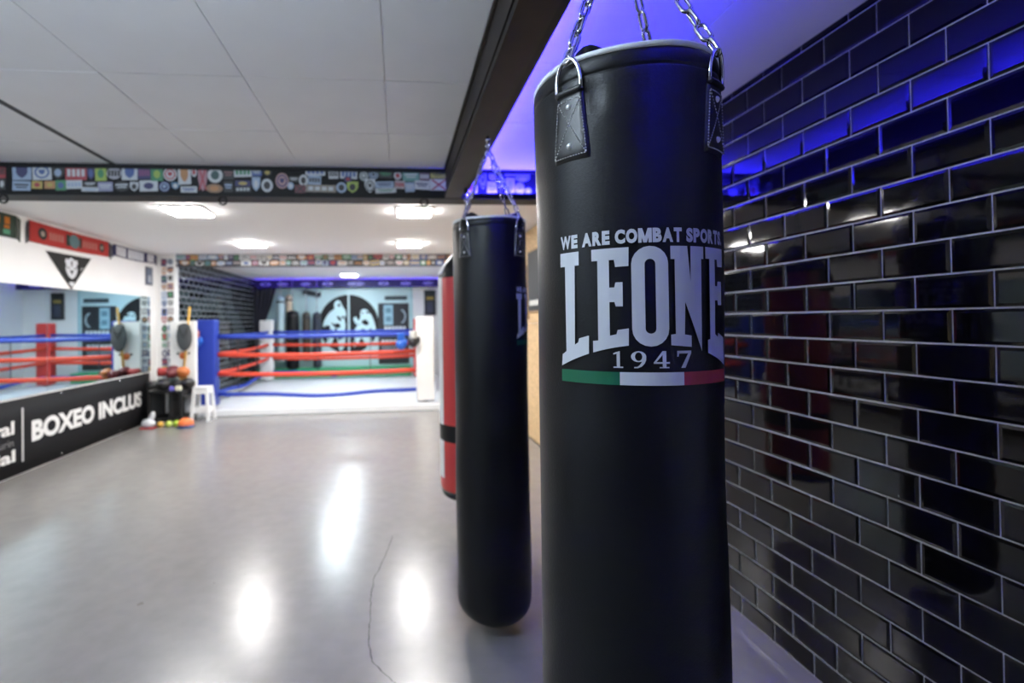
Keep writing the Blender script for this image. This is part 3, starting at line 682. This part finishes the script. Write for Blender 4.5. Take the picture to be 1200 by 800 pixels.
def scarf(y0, y1, z0a, z1a, z0b, z1b, lab, base, pats, sag=.02, fr=None):
    t = thing('scarf', (XL, (y0+y1)/2, z0a), lab, 'scarf')
    n = 24
    def P(u, v, lift=0):
        zb = z0a+(z0b-z0a)*u-sag*4*u*(1-u); zt = z1a+(z1b-z1a)*u-sag*2*u*(1-u)
        return Vector((XL+.012+lift+.006*math.sin(u*17)*(1-v*.6), y0+(y1-y0)*u, zb+(zt-zb)*v))
    b = B()
    g = [[b.bm.verts.new(P(i/n, j/4)) for i in range(n+1)] for j in range(5)]
    g2 = [[b.bm.verts.new(P(i/n, j/4, -.01)) for i in range(n+1)] for j in range(5)]
    for j in range(4):
        for i in range(n): b.bm.faces.new((g[j][i], g[j][i+1], g[j+1][i+1], g[j+1][i])); b.bm.faces.new((g2[j][i], g2[j+1][i], g2[j+1][i+1], g2[j][i+1]))
    for i in range(n): b.bm.faces.new((g[0][i], g2[0][i], g2[0][i+1], g[0][i+1])); b.bm.faces.new((g[4][i], g[4][i+1], g2[4][i+1], g2[4][i]))
    b.done('cloth', mat('knit_'+lab[:8], base, .9, bump=.5, bscale=180), t)
    for nm, c, polys in pats:
        for p in polys: b = B(); b.prism(p, lambda u, v, d: P(u, v, .002+d), .001); b.done(nm, cmat(c, .9), t)
    for k in range(9):
        for e in (0, 1):
            v = .05+k*.11; p = P(e, v); dy = -.045 if e == 0 else .045
            b = B(); b.tube([p, p+Vector((.003, dy*.6, -.01)), p+Vector((.002, dy, -.03))], .006, 5); b.done('fringe', cmat(fr or base, .9), t)
def rects(u0, u1, n, v0, v1, k=.55): return [[(u0+(u1-u0)*i/n, v0), (u0+(u1-u0)*(i+k)/n, v0), (u0+(u1-u0)*(i+k)/n, v1), (u0+(u1-u0)*i/n, v1)] for i in range(n)]
def disc(u, v, ru, rv, n=16): return [(u+ru*math.cos(2*PI*k/n), v+rv*math.sin(2*PI*k/n)) for k in range(n)]
scarf(4.2, 5.0, 2.245, 2.462, 2.255, 2.475, 'dark green and orange striped football scarf nearest the frame edge', (.03, .05, .035), [('stripe', (.5, .16, .02), rects(.1, .95, 6, .55, .85)), ('stripe', (.1, .32, .2), rects(.05, .97, 5, .12, .32)), ('stripe', (.5, .16, .02), rects(.65, .95, 2, .36, .5))], .0)
scarf(5.16, 6.49, 2.262, 2.470, 2.282, 2.470, 'red football scarf with crests hanging above the black pennant', (.42, .035, .03), [('crest', (.03, .03, .03), [disc(.13, .5, .05, .3), disc(.88, .5, .04, .28)]), ('crest', (.10, .18, .2), [disc(.5, .5, .07, .38)]), ('crest_centre', (.35, .3, .25), [disc(.13, .5, .022, .14), disc(.88, .5, .02, .13)]), ('lettering', (.45, .2, .17), rects(.21, .38, 5, .3, .68)+rects(.62, .82, 5, .3, .68)), ('crest_side', (.03, .05, .04), rects(.40, .44, 1, .2, .8, 1)+rects(.57, .60, 1, .2, .8, 1))], .012, (.03, .03, .04))
scarf(6.60, 7.66, 2.315, 2.462, 2.335, 2.475, 'navy and white football scarf in the far corner of the mirror wall', (.035, .035, .10), [('lettering', (.62, .64, .68), rects(.04, .27, 4, .08, .9, .86)+rects(.31, .70, 6, .08, .9, .87)+rects(.78, .97, 3, .08, .9, .86))], .015)
# pennant
t = thing('pennant', (XL, 5.78, 1.83), 'black triangular pennant with white shield emblem above the mirror', 'pennant')
def pn(y, z, d): return Vector((XL+.004+d, y, z))
b = B(); b.prism([(5.392, 2.200), (6.136, 2.213), (5.784, 1.826)], pn, .005); b.done('cloth', mat('pennant_black', (.012, .012, .012), .8), t)
def pn2(y, z, d): return Vector((XL+.009+d, y, z))
em = [(5.775, 2.178), (5.815, 2.165), (5.835, 2.15), (5.88, 2.16), (5.89, 2.12), (5.865, 2.09), (5.885, 2.06), (5.875, 2.01), (5.84, 1.965), (5.79, 1.94), (5.74, 1.965), (5.70, 2.01), (5.685, 2.06), (5.70, 2.09), (5.68, 2.12), (5.69, 2.16), (5.735, 2.15), (5.75, 2.165)]
b = B(); b.prism(em, pn2, .001); b.prism([(5.745, 1.905), (5.825, 1.908), (5.83, 1.885), (5.787, 1.85), (5.745, 1.882)], pn2, .001); b.done('emblem', PRINTW, t)
b = B()
def pn3(y, z, d): return Vector((XL+.010+d, y, z))
for p in ([(5.775, 2.14), (5.80, 2.14), (5.795, 2.08), (5.78, 2.08)], [(5.755, 2.035), (5.82, 2.035), (5.788, 1.99)], [(5.70, 2.075), (5.75, 2.06), (5.75, 2.05), (5.70, 2.062)], [(5.825, 2.06), (5.87, 2.075), (5.87, 2.062), (5.825, 2.05)]): b.prism(p, pn3, .001)
b.done('emblem_detail', BLACK, t)
b = B(); b.prism([(5.93, 2.05), (5.99, 2.075), (5.985, 2.09), (5.94, 2.07)], pn2, .001); b.done('signature', cmat((.35, .35, .35)), t)
t = thing('picture', (XL, 7.48, 2.0), 'small dark blue picture high on the white wall beside the far corner', 'picture')
boxo('frame', cmat((.12, .12, .14)), XL, XL+.012, 7.39, 7.582, 2.0, 2.264, t); boxo('print', cmat((.12, .15, .22)), XL+.012, XL+.014, 7.405, 7.567, 2.02, 2.24, t); boxo('print_figure', cmat((.4, .42, .48)), XL+.014, XL+.0155, 7.45, 7.53, 2.04, 2.14, t)
# ------------------------------------------------------------------ boxing ring
ring = thing('boxing_ring', (-1.25, 9.75, 0), 'boxing ring with white canvas, blue and red ropes in the far alcove', 'boxing ring')
PL, PF, RX0, RX1, RY0, RY1 = .10, 7.73, -3.0, .43, 8.0, 11.5
CANV = mat('white_canvas', (.75, .77, .79), .45, noise=.04, nscale=3)
boxo('platform', CANV, -3.35, .95, PF, 11.85, 0, PL, ring, .012)
for k, (a, b_) in enumerate(((-3.34, -1.95), (-1.945, -.5), (-.495, .94))): boxo('canvas_sheet', CANV, a, b_, PF+.01, 11.84, PL, PL+.004, ring)
boxo('kick_edge', cmat((.25, .26, .28)), -3.35, .95, PF-.006, PF+.002, .0, .012, ring)
far_x = RX1+.07
posts = [((RX0, RY0), BLUEV, 'blue_corner_pad'), ((RX1, RY0), WVINYL, 'white_corner_pad'), ((RX0, RY1), WVINYL, 'white_corner_pad'), ((far_x, RY1), REDL, 'red_corner_pad')]
for (x, y), m, nm in posts:
    boxo(nm, m, x-.145, x+.145, y-.11, y+.11, PL+.03, 1.49, ring, .03)
    b = B(); b.tube([(x, y, PL), (x, y, 1.47)], .05, 12); b.done('post', CHROME, ring)
ROPEB, ROPER = mat('blue_rope', (.02, .05, .36), .6), mat('red_rope', (.60, .05, .02), .55)
def rope(p, q, z, m, sag, wob=0):
    n = 14; pts = []
    for k in range(n+1):
        u = k/n; pts.append((p[0]+(q[0]-p[0])*u, p[1]+(q[1]-p[1])*u, z-sag*4*u*(1-u)+wob*math.sin(u*9)*math.sin(PI*u)))
    b = B(); b.tube(pts, .034 if m is ROPEB else .037, 8); o = b.done('rope', m, ring)
cs = [(RX0, RY0), (RX1, RY0), (far_x, RY1), (RX0, RY1)]
for i in range(4):
    p, q = Vector(cs[i]), Vector(cs[(i+1) % 4]); d = (q-p).normalized()
    p2, q2 = p+d*.14, q-d*.14
    inw = Vector((-d.y, d.x))*.05
    for z, m, sg, wb in ((1.215, ROPEB, .015, 0), (.93, ROPER, .03, 0), (.62, ROPER, .03, 0), (.30, ROPEB, .04, .025)):
        rope(p2+inw, q2+inw, z, m, sg, wb)
        for e, dd in ((p, d), (q, -d)):
            b = B(); a = e+inw; b.tube([(a.x+dd.x*.05, a.y+dd.y*.05, z), (a.x+dd.x*.16, a.y+dd.y*.16, z)], .016, 8); b.done('turnbuckle', CHROME, ring)
    for u in ((.33, .67) if i else ()):
        a = p.lerp(q, u)+inw*1.9
        b = B(); b.tube([(a.x, a.y, .27), (a.x, a.y, 1.22)], .011, 6); b.done('rope_spacer', cmat((.05, .05, .06)) if i != 0 else ROPER, ring)
# gloves
def glove(loc, rz, m, cuff, lab, hang=True, s=1.0, grp=None):
    t = thing('boxing_glove', loc, lab, 'boxing glove', grp, rz)
    t.scale = (s, s, s)
    o = Vector(loc)
    if hang:
        b = B(); b.ball(o+Vector((0, 0, .09)), .085, (1, .85, 1.05)); b.done('hand', m, t)
        b = B(); b.ball(o+Vector((.07, -.03, .12)), .045, (.8, .8, 1.3)); b.done('thumb', m, t)
        B().lathe([(.05, .15), (.062, .17), (.058, .25), (.065, .27), (.05, .272)], 20, o).done('cuff', cuff, t)
    else:
        b = B(); b.ball(o+Vector((.05, 0, .085)), .085, (1.15, .9, .95)); b.done('hand', m, t)
        b = B(); b.ball(o+Vector((.03, -.07, .10)), .045, (1.4, .8, .8)); b.done('thumb', m, t)
        b = B(); b.tube([(o.x-.02, o.y, o.z+.08), (o.x-.10, o.y, o.z+.075), (o.x-.15, o.y, o.z+.075)], [.055, .06, .066], 16); b.done('cuff', cuff, t)
    return t
BG = mat('blue_glove', (.02, .11, .5), .35); KG = mat('black_glove', (.015, .015, .017), .35); DR = mat('maroon_glove', (.12, .015, .02), .4); OG = mat('orange_glove', (.45, .13, .03), .4)
glove((.04, 7.89, .96), 0, BG, BG, 'blue boxing glove hanging on the top rope beside the white corner')
glove((.235, 7.77, 1.0), .4, KG, cmat((.6, .6, .58)), 'black boxing glove with white cuff hanging on the white corner')
glove((-3.10, 7.79, 1.05), .3, BG, cmat((.35, .1, .1)), 'blue and red boxing glove hung on the blue corner pad')
# ------------------------------------------------------------------ rack and odds in the corner
t = thing('equipment_rack', (-3.27, 7.38, 0), 'low black metal rack piled with boxing gloves in the corner', 'rack')
for x in (-3.48, -3.055):
    for y in (7.17, 7.585): boxo('leg', BLACK, x-.016, x+.016, y-.016, y+.016, 0, .47, t)
boxo('top_shelf', BLACK, -3.50, -3.035, 7.15, 7.605, .455, .485, t, .004)
boxo('lower_shelf', BLACK, -3.50, -3.035, 7.15, 7.605, .085, .105, t, .004)
boxo('middle_divider', BLACK, -3.215, -3.19, 7.155, 7.60, .0, .455, t)
boxo('side_panel', mat('rack_mesh', (.05, .055, .06), .4), -3.492, -3.470, 7.19, 7.57, .105, .455, t)
boxo('side_rail', BLACK, -3.07, -3.04, 7.19, 7.57, .40, .455, t)
glove((-3.37, 7.24, .487), .1, KG, KG, 'black boxing glove at the left end of the rack top', False)
glove((-3.35, 7.50, .487), -.1, mat('grey_glove', (.10, .13, .13), .4), KG, 'dark grey boxing glove at the back left of the rack top', False)
glove((-3.15, 7.33, .645), .5, OG, DR, 'orange and maroon boxing glove in the middle of the rack pile', False)
glove((-3.33, 7.46, .655), .1, DR, cmat((.35, .03, .03)), 'maroon boxing glove on top of the rack pile', False, 1.0)
glove((-3.08, 7.34, .487), .1, KG, KG, 'black boxing glove at the right end of the rack top', False)
b = B().box(-3.215, -3.155, 7.155, 7.205, .486, .55, .015); tag(b.done('hand_wrap', cmat((.14, .12, .5))), 'violet and white rolled hand wrap on the front of the rack', 'hand wrap')
b = B().box(-3.13, -3.05, 7.155, 7.205, .487, .555, .01); tag(b.done('tape_box', cmat((.62, .6, .48))), 'cream tape box on the front right of the rack', 'box')
t = thing('trainer_shoe', (-3.42, 7.02, 0), 'white shoe standing upright on the floor before the rack', 'shoe')
b = B(); b.ball((-3.42, 7.02, .07), .085, (1.1, .75, .72)); b.ball((-3.385, 7.04, .15), .055, (.7, .6, 1.5), 16, Matrix.Rotation(.35, 4, 'Y')); b.done('upper', cmat((.6, .62, .66)), t)
boxo('sole', cmat((.45, .05, .05)), -3.51, -3.33, 6.96, 7.09, 0, .022, t, .008)
for x, y, c, lab in ((-3.275, 7.05, (.6, .33, .05), 'small orange yellow ball on the floor before the rack'), (-3.175, 7.07, (.5, .6, .12), 'lime yellow ball in the middle before the rack'), (-3.08, 7.08, (.42, .6, .05), 'lime green ball at the right before the rack')):
    b = B(); b.ball((x, y, .045), .045, seg=18); o = tag(b.done('ball', cmat(c)), lab, 'ball', 'balls before the rack')
    b = B(); b.tube([(x+.0455*math.cos(a*PI/10), y+.0455*math.sin(a*PI/10)*.6, .045+.0455*math.sin(a*PI/10)*.8) for a in range(20)], .002, 5, True); b.done('seam', cmat((.7, .7, .65)), o)
t = thing('training_cone', (-2.93, 7.02, 0), 'stack of orange disc cones on the floor beside the white stool', 'cone')
ORC = mat('orange_plastic', (.7, .16, .04), .45)
for k in range(3): B().lathe([(.105, .03*k), (.10, .03*k+.012), (.04, .03*k+.06), (.032, .03*k+.06), (.09, .03*k+.008)], 24, (-2.93, 7.02, .012)).done('disc_cone', ORC if k else cmat((.05, .1, .3)), t)
boxo('base_mat', cmat((.02, .05, .12)), -3.03, -2.83, 6.95, 7.1, 0, .013, t, .003)
# white stool
t = thing('stool', (-2.88, 7.52, 0), 'white plastic stool standing at the near corner of the ring', 'stool')
WPL = mat('white_plastic', (.82, .83, .84), .35)
boxo('seat', WPL, -3.0, -2.78, 7.41, 7.63, .465, .50, t, .012)
for sx_ in (-1, 1):
    for sy_ in (-1, 1):
        b = B(); p, q = Vector((-2.89+sx_*.088, 7.52+sy_*.088, .47)), Vector((-2.89+sx_*.118, 7.52+sy_*.118, 0))
        vs = []
        for c, hw_ in ((q, .022), (p, .02)): vs += [b.bm.verts.new(c+Vector((i*hw_, j*hw_, 0))) for i, j in ((-1, -1), (1, -1), (1, 1), (-1, 1))]
        for i in range(4): b.bm.faces.new((vs[i], vs[(i+1) % 4], vs[4+(i+1) % 4], vs[4+i]))
        b.bm.faces.new(vs[:4][::-1]); b.bm.faces.new(vs[4:]); b.done('leg', WPL, t)
for sy_ in (-1, 1):
    boxo('crossbar', WPL, -2.985, -2.795, 7.52+sy_*.105-.009, 7.52+sy_*.105+.009, .12, .20, t, .004); boxo('apron', WPL, -2.98, -2.80, 7.52+sy_*.094-.008, 7.52+sy_*.094+.008, .40, .466, t)
for sx_ in (-1, 1):
    boxo('crossbar', WPL, -2.89+sx_*.105-.009, -2.89+sx_*.105+.009, 7.425, 7.615, .12, .20, t, .004); boxo('apron', WPL, -2.89+sx_*.094-.008, -2.89+sx_*.094+.008, 7.43, 7.61, .40, .466, t)
# white board beside the blue corner
t = thing('padded_board', (-3.22, 7.66, 0), 'white padded board with two black knobs beside the blue corner', 'board')
boxo('panel', WVINYL, -3.41, -3.03, 7.632, 7.70, .0, 1.47, t, .02)
for x in (-3.285, -3.13):
    b = B(); b.tube([(x, 7.634, .985), (x, 7.615, .985)], .018, 12); b.done('knob', BLACK, t)
b = B(); b.tube([(-3.215, 7.633, .955), (-3.215, 7.62, .955)], .05, 18); b.done('orange_disc', cmat((.75, .2, .06)), t)
t = thing('broom', (-3.18, 7.60, .5), 'yellow handled broom leaning upright against the white board', 'broom')
YEL = mat('yellow_wood', (.72, .42, .08), .5)
b = B(); b.tube([(-3.105, 7.61, 1.68), (-3.20, 7.60, .66)], .016, 10); b.done('handle', YEL, t)
b = B(); vs = [b.bm.verts.new(c) for c in ((-3.23, 7.585, .68), (-3.17, 7.585, .68), (-3.13, 7.575, .50), (-3.28, 7.575, .50), (-3.23, 7.625, .68), (-3.17, 7.625, .68), (-3.13, 7.628, .50), (-3.28, 7.628, .50))]
for f in ((0, 1, 2, 3), (7, 6, 5, 4), (0, 4, 5, 1), (3, 2, 6, 7), (0, 3, 7, 4), (1, 5, 6, 2)): b.bm.faces.new([vs[i] for i in f])
b.done('bristles', mat('straw', (.5, .28, .06), .8), t)
t = thing('punch_paddle', (-3.158, 7.5, 1.03), 'dark grey rounded punch paddle hanging in front of the white board', 'paddle')
b = B(); b.ball((-3.158, 7.54, 1.24), 1, (.115, .03, .215), 20); 
for v in b.bm.verts:
    if v.co.z > 1.38: v.co.z = 1.38+(v.co.z-1.38)*.75; v.co.x = -3.158+(v.co.x+3.158)*1.25
b.done('pad', mat('grey_vinyl', (.055, .06, .065), .5), t)
b = B(); b.tube([(-3.238, 7.517, 1.40), (-3.158, 7.505, 1.22), (-3.078, 7.517, 1.40)], .008, 6); b.done('strap', BLACK, t)
# ------------------------------------------------------------------ far wall dressing
YW = YB
t = thing('wall_panel', (-1.3, YW, 0), 'pale blue glossy panel wall behind the ring with fighter mural', 'wall panel')
for a, b_ in ((-3.3, -1.246), (-1.24, .33)): boxo('panel', CYANW, a, b_, YW-.02, YW-.001, .3, 2.30, t)
boxo('edge_strip', mat('glass_edge', (.35, .62, .68), .2), .33, .362, YW-.03, YW-.001, .3, 2.3, t)
t = thing('wall_mural', (-1.22, YW-.02, .63), 'round black mural of two fighters on the pale blue far wall', 'mural')
def mu(x, z, d): return Vector((-1.23+x*.74, YW-.021-d, 1.37+z*.74))
def half(s): return [(s*.03, -.995)]+[(s*(max(.03, math.sin(a))), -math.cos(a)) for a in [PI*k/24 for k in range(1, 24)]]+[(s*.03, .995)]
for s_ in (-1, 1):
    b = B(); b.prism(half(s_), mu, .003); b.done('disc_half', BLACK, t)
def smooth_poly(p, it=2):
    for _ in range(it):
        q = []
        for i in range(len(p)):
            a, c = p[i], p[(i+1) % len(p)]
            q += [(a[0]*.75+c[0]*.25, a[1]*.75+c[1]*.25), (a[0]*.25+c[0]*.75, a[1]*.25+c[1]*.75)]
        p = q
    return p
def mu2(x, z, d): return mu(x, z, .003+d)
fl = [(-.42, .82), (-.28, .80), (-.22, .62), (-.12, .50), (-.08, .30), (-.16, .18), (-.10, -.05), (-.16, -.25), (-.10, -.42), (-.18, -.85), (-.34, -.92), (-.36, -.55), (-.48, -.35), (-.62, -.75), (-.78, -.72), (-.66, -.25), (-.60, -.05), (-.74, -.02), (-.88, -.12), (-.84, .10), (-.70, .34), (-.58, .46), (-.46, .52), (-.50, .68)]
fr = [(.36, .42), (.50, .52), (.66, .46), (.82, .18), (.92, -.18), (.84, -.30), (.72, -.10), (.66, -.30), (.78, -.62), (.62, -.84), (.50, -.60), (.42, -.42), (.30, -.66), (.16, -.82), (.12, -.60), (.24, -.38), (.18, -.18), (.30, -.05), (.20, .05), (.14, .22), (.26, .26), (.30, .10), (.40, .20)]
b = B(); b.prism(smooth_poly(fl), mu2, .002); b.done('left_fighter', CYANW, t)
b = B(); b.prism(smooth_poly(fr), mu2, .002); b.done('right_fighter', CYANW, t)
def mu3(x, z, d): return mu(x, z, .005+d)
b = B()
for p in ([(-.42, .30), (-.30, .26), (-.22, .10), (-.34, .12)], [(-.62, .10), (-.44, -.02), (-.34, .06), (-.24, -.10), (-.46, -.14)], [(-.34, .72), (-.27, .68), (-.30, .58), (-.38, .60)], [(.40, .10), (.56, .16), (.70, .02), (.58, -.06), (.46, .0)], [(.34, -.20), (.52, -.14), (.60, -.30), (.40, -.32)], [(.30, .36), (.40, .34), (.36, .26)], [(-.40, -.40), (-.28, -.36), (-.26, -.52), (-.36, -.54)]): b.prism(smooth_poly(p, 1), mu3, .001)
rng = random.Random(3)
for k in range(34):
    sd = rng.choice((-1, 1)); x, z = sd*rng.uniform(.12, .72), rng.uniform(-.7, .55); r = rng.uniform(.02, .06)
    b.prism([(x+r*rng.uniform(.4, 1.6)*math.cos(2*PI*i/7+k), z+r*rng.uniform(.4, 1.5)*math.sin(2*PI*i/7+k)) for i in range(7)], mu3, .001)
b.done('shading', BLACK, t)
def frame_pic(x0, x1, z0, z1, lab, base, marks, nm='poster', fr=None):
    t = thing(nm, ((x0+x1)/2, YW-.02, z0), lab, nm)
    boxo('board', cmat(base), x0, x1, YW-.04, YW-.0205, z0, z1, t, .003)
    for k, (u0, u1, v0, v1, c) in enumerate(marks): boxo('print', cmat(c), x0+(x1-x0)*u0, x0+(x1-x0)*u1, YW-.0415-k*.0002, YW-.0395, z0+(z1-z0)*v0, z0+(z1-z0)*v1, t)
    return t
lm = [(.18, .48, .64, .97, (.3, .5, .6)), (.25, .42, .70, .78, (.12, .25, .32)), (.25, .42, .84, .92, (.12, .25, .32))]
lm += [(.20+.12*k, .29+.12*k, .555, .615, (.65, .7, .72)) for k in range(6)]+[(.10+.10*k, .18+.10*k, .455, .49, (.4, .5, .55)) for k in range(6)]+[(.10+.13*k, .20+.13*k, .335, .395, (.65, .7, .72)) for k in range(6)]+[(.1, .85, .27, .285, (.4, .45, .5)), (.1, .85, .23, .245, (.4, .45, .5)), (.1, .7, .12, .14, (.2, .22, .25))]
tp = frame_pic(-.5, .27, .36, 1.885, 'tall black poster with white lines of print right of the mural', (.018, .022, .026), lm)
b = B(); b.tube([(.05+.13*math.cos(a), YW-.043, 1.55+.17*math.sin(a)) for a in [-1.3+2.6*k/10 for k in range(11)]], .02, 6); b.done('crescent', cmat((.4, .5, .55)), tp)
frame_pic(-.33, .23, 1.965, 2.065, 'narrow dark sign above the tall black poster', (.03, .05, .06), [(.1, .9, .4, .6, (.08, .11, .12))], 'sign')
frame_pic(.665, .96, 1.57, 2.205, 'dark framed photo on the white wall right of the poster', (.02, .022, .03), [(.2, .8, .62, .74, (.35, .25, .05)), (.25, .75, .1, .55, (.05, .06, .09))], 'picture')
boxo('green_bench_pad', GREENV, -3.4, .3, 11.95, YW-.03, .005, .32, None, .015)
o = bpy.data.objects['green_bench_pad']; tag(o, 'long low green pad along the foot of the far wall', 'pad')
bl = B(); bl.box(-1.62, -1.50, 11.945, 11.951, .02, .25, M=None); bl.done('blue_mark', cmat((.04, .1, .3)), o, origin=o.location)
# curtain gathered to the left
t = thing('curtain', (-3.3, 12.1, .3), 'dark curtain gathered aside at the corner of the ring alcove', 'curtain')
b = B(); n = 40; rows = []
for j in range(15):
    v = j/14; z = 2.28-v*1.95
    xr = -2.92-.42*min(1, v/.62)**1.2 if v < .62 else -3.34
    rows.append([b.bm.verts.new((-3.46+(xr+3.46)*i/n, 12.08+.035*math.sin(i/n*30+.6*math.sin(v*3)), z)) for i in range(n+1)])
for p, q in zip(rows, rows[1:]):
    for i in range(n): b.bm.faces.new((p[i], p[i+1], q[i+1], q[i])).smooth = True
o = b.done('cloth', mat('dark_curtain', (.035, .035, .05), .8), t)
md = o.modifiers.new('thick', 'SOLIDIFY'); md.thickness = .006
boxo('tie_band', cmat((.02, .02, .025)), -3.46, -3.31, 12.03, 12.13, .98, 1.03, t)
b = B(); b.tube([(-3.46, 12.08, 2.283), (-2.88, 12.08, 2.283)], .012, 8); b.done('rail', BLACK, t)
# bags at the far wall
def far_bag(x, y, r, z0, z1, m, lab, dome=.03):
    t = thing('punching_bag', (x, y, z0), lab, 'punching bag', 'bags at the far wall')
    prof = [(0, z0), (r*.7, z0), (r*.95, z0+.03), (r, z0+.08), (r, z1-.05), (r*.96, z1-.015), (r*.8, z1), (r*.4, z1+dome), (0, z1+dome)]
    B().lathe(prof, 28, (x, y, 0)).done('body', m, t)
    B().lathe([(r+.001, z1-.12), (r+.004, z1-.118), (r+.004, z1-.075), (r+.001, z1-.073)], 28, (x, y, 0)).done('top_band', STRAPM, t)
    b = B(); b.tube([(x, y, z1), (x, y, CZ)], .009, 6); b.done('chain', CHROME, t)
far_bag(-2.52, 11.97, .145, .32, 1.69, LEATH, 'wide black hanging bag at the far wall beside the mural')
far_bag(-1.97, 12.10, .10, .33, 1.65, mat('navy_vinyl', (.02, .025, .04), .45), 'narrow dark navy hanging bag just left of the round mural')
far_bag(-2.24, 12.2, .09, .5, 1.66, mat('brown_vinyl', (.05, .04, .03), .5), 'dark brown slim bag between two black bags at the far wall')
far_bag(-2.80, 11.98, .10, .5, 2.02, mat('pale_vinyl', (.48, .64, .68), .45), 'pale blue tall slim bag next to the dark curtain')
far_bag(-2.66, 12.24, .085, .55, 2.08, mat('cream_vinyl', (.75, .62, .45), .45), 'cream tall slim bag behind the pale blue bag')
b = B(); b.box(-2.33, -1.9, 12.28, 12.33, 2.08, 2.2, .005, Matrix.Translation((-2.1, 0, 2.14)) @ Matrix.Rotation(.18, 4, 'Y') @ Matrix.Translation((2.1, 0, -2.14)))
tag(b.done('shelf_board', cmat((.03, .04, .05))), 'short dark tilted board high on the far wall above the bags', 'board')
# right wall of the ring alcove, seen in the mirror
for y0, y1, z0, z1, c, lab in ((8.9, 9.7, 1.25, 2.0, (.45, .5, .55), 'grey framed photo on the right wall of the ring seen in the mirror'), (10.6, 11.2, 1.2, 2.1, (.06, .08, .09), 'dark framed poster on the right wall of the ring seen in the mirror')):
    t = thing('picture', (XR, (y0+y1)/2, z0), lab, 'picture')
    boxo('frame', BLACK, XR-.02, XR-.001, y0, y1, z0, z1, t); boxo('print', cmat(c), XR-.023, XR-.0195, y0+.04, y1-.04, z0+.04, z1-.04, t)
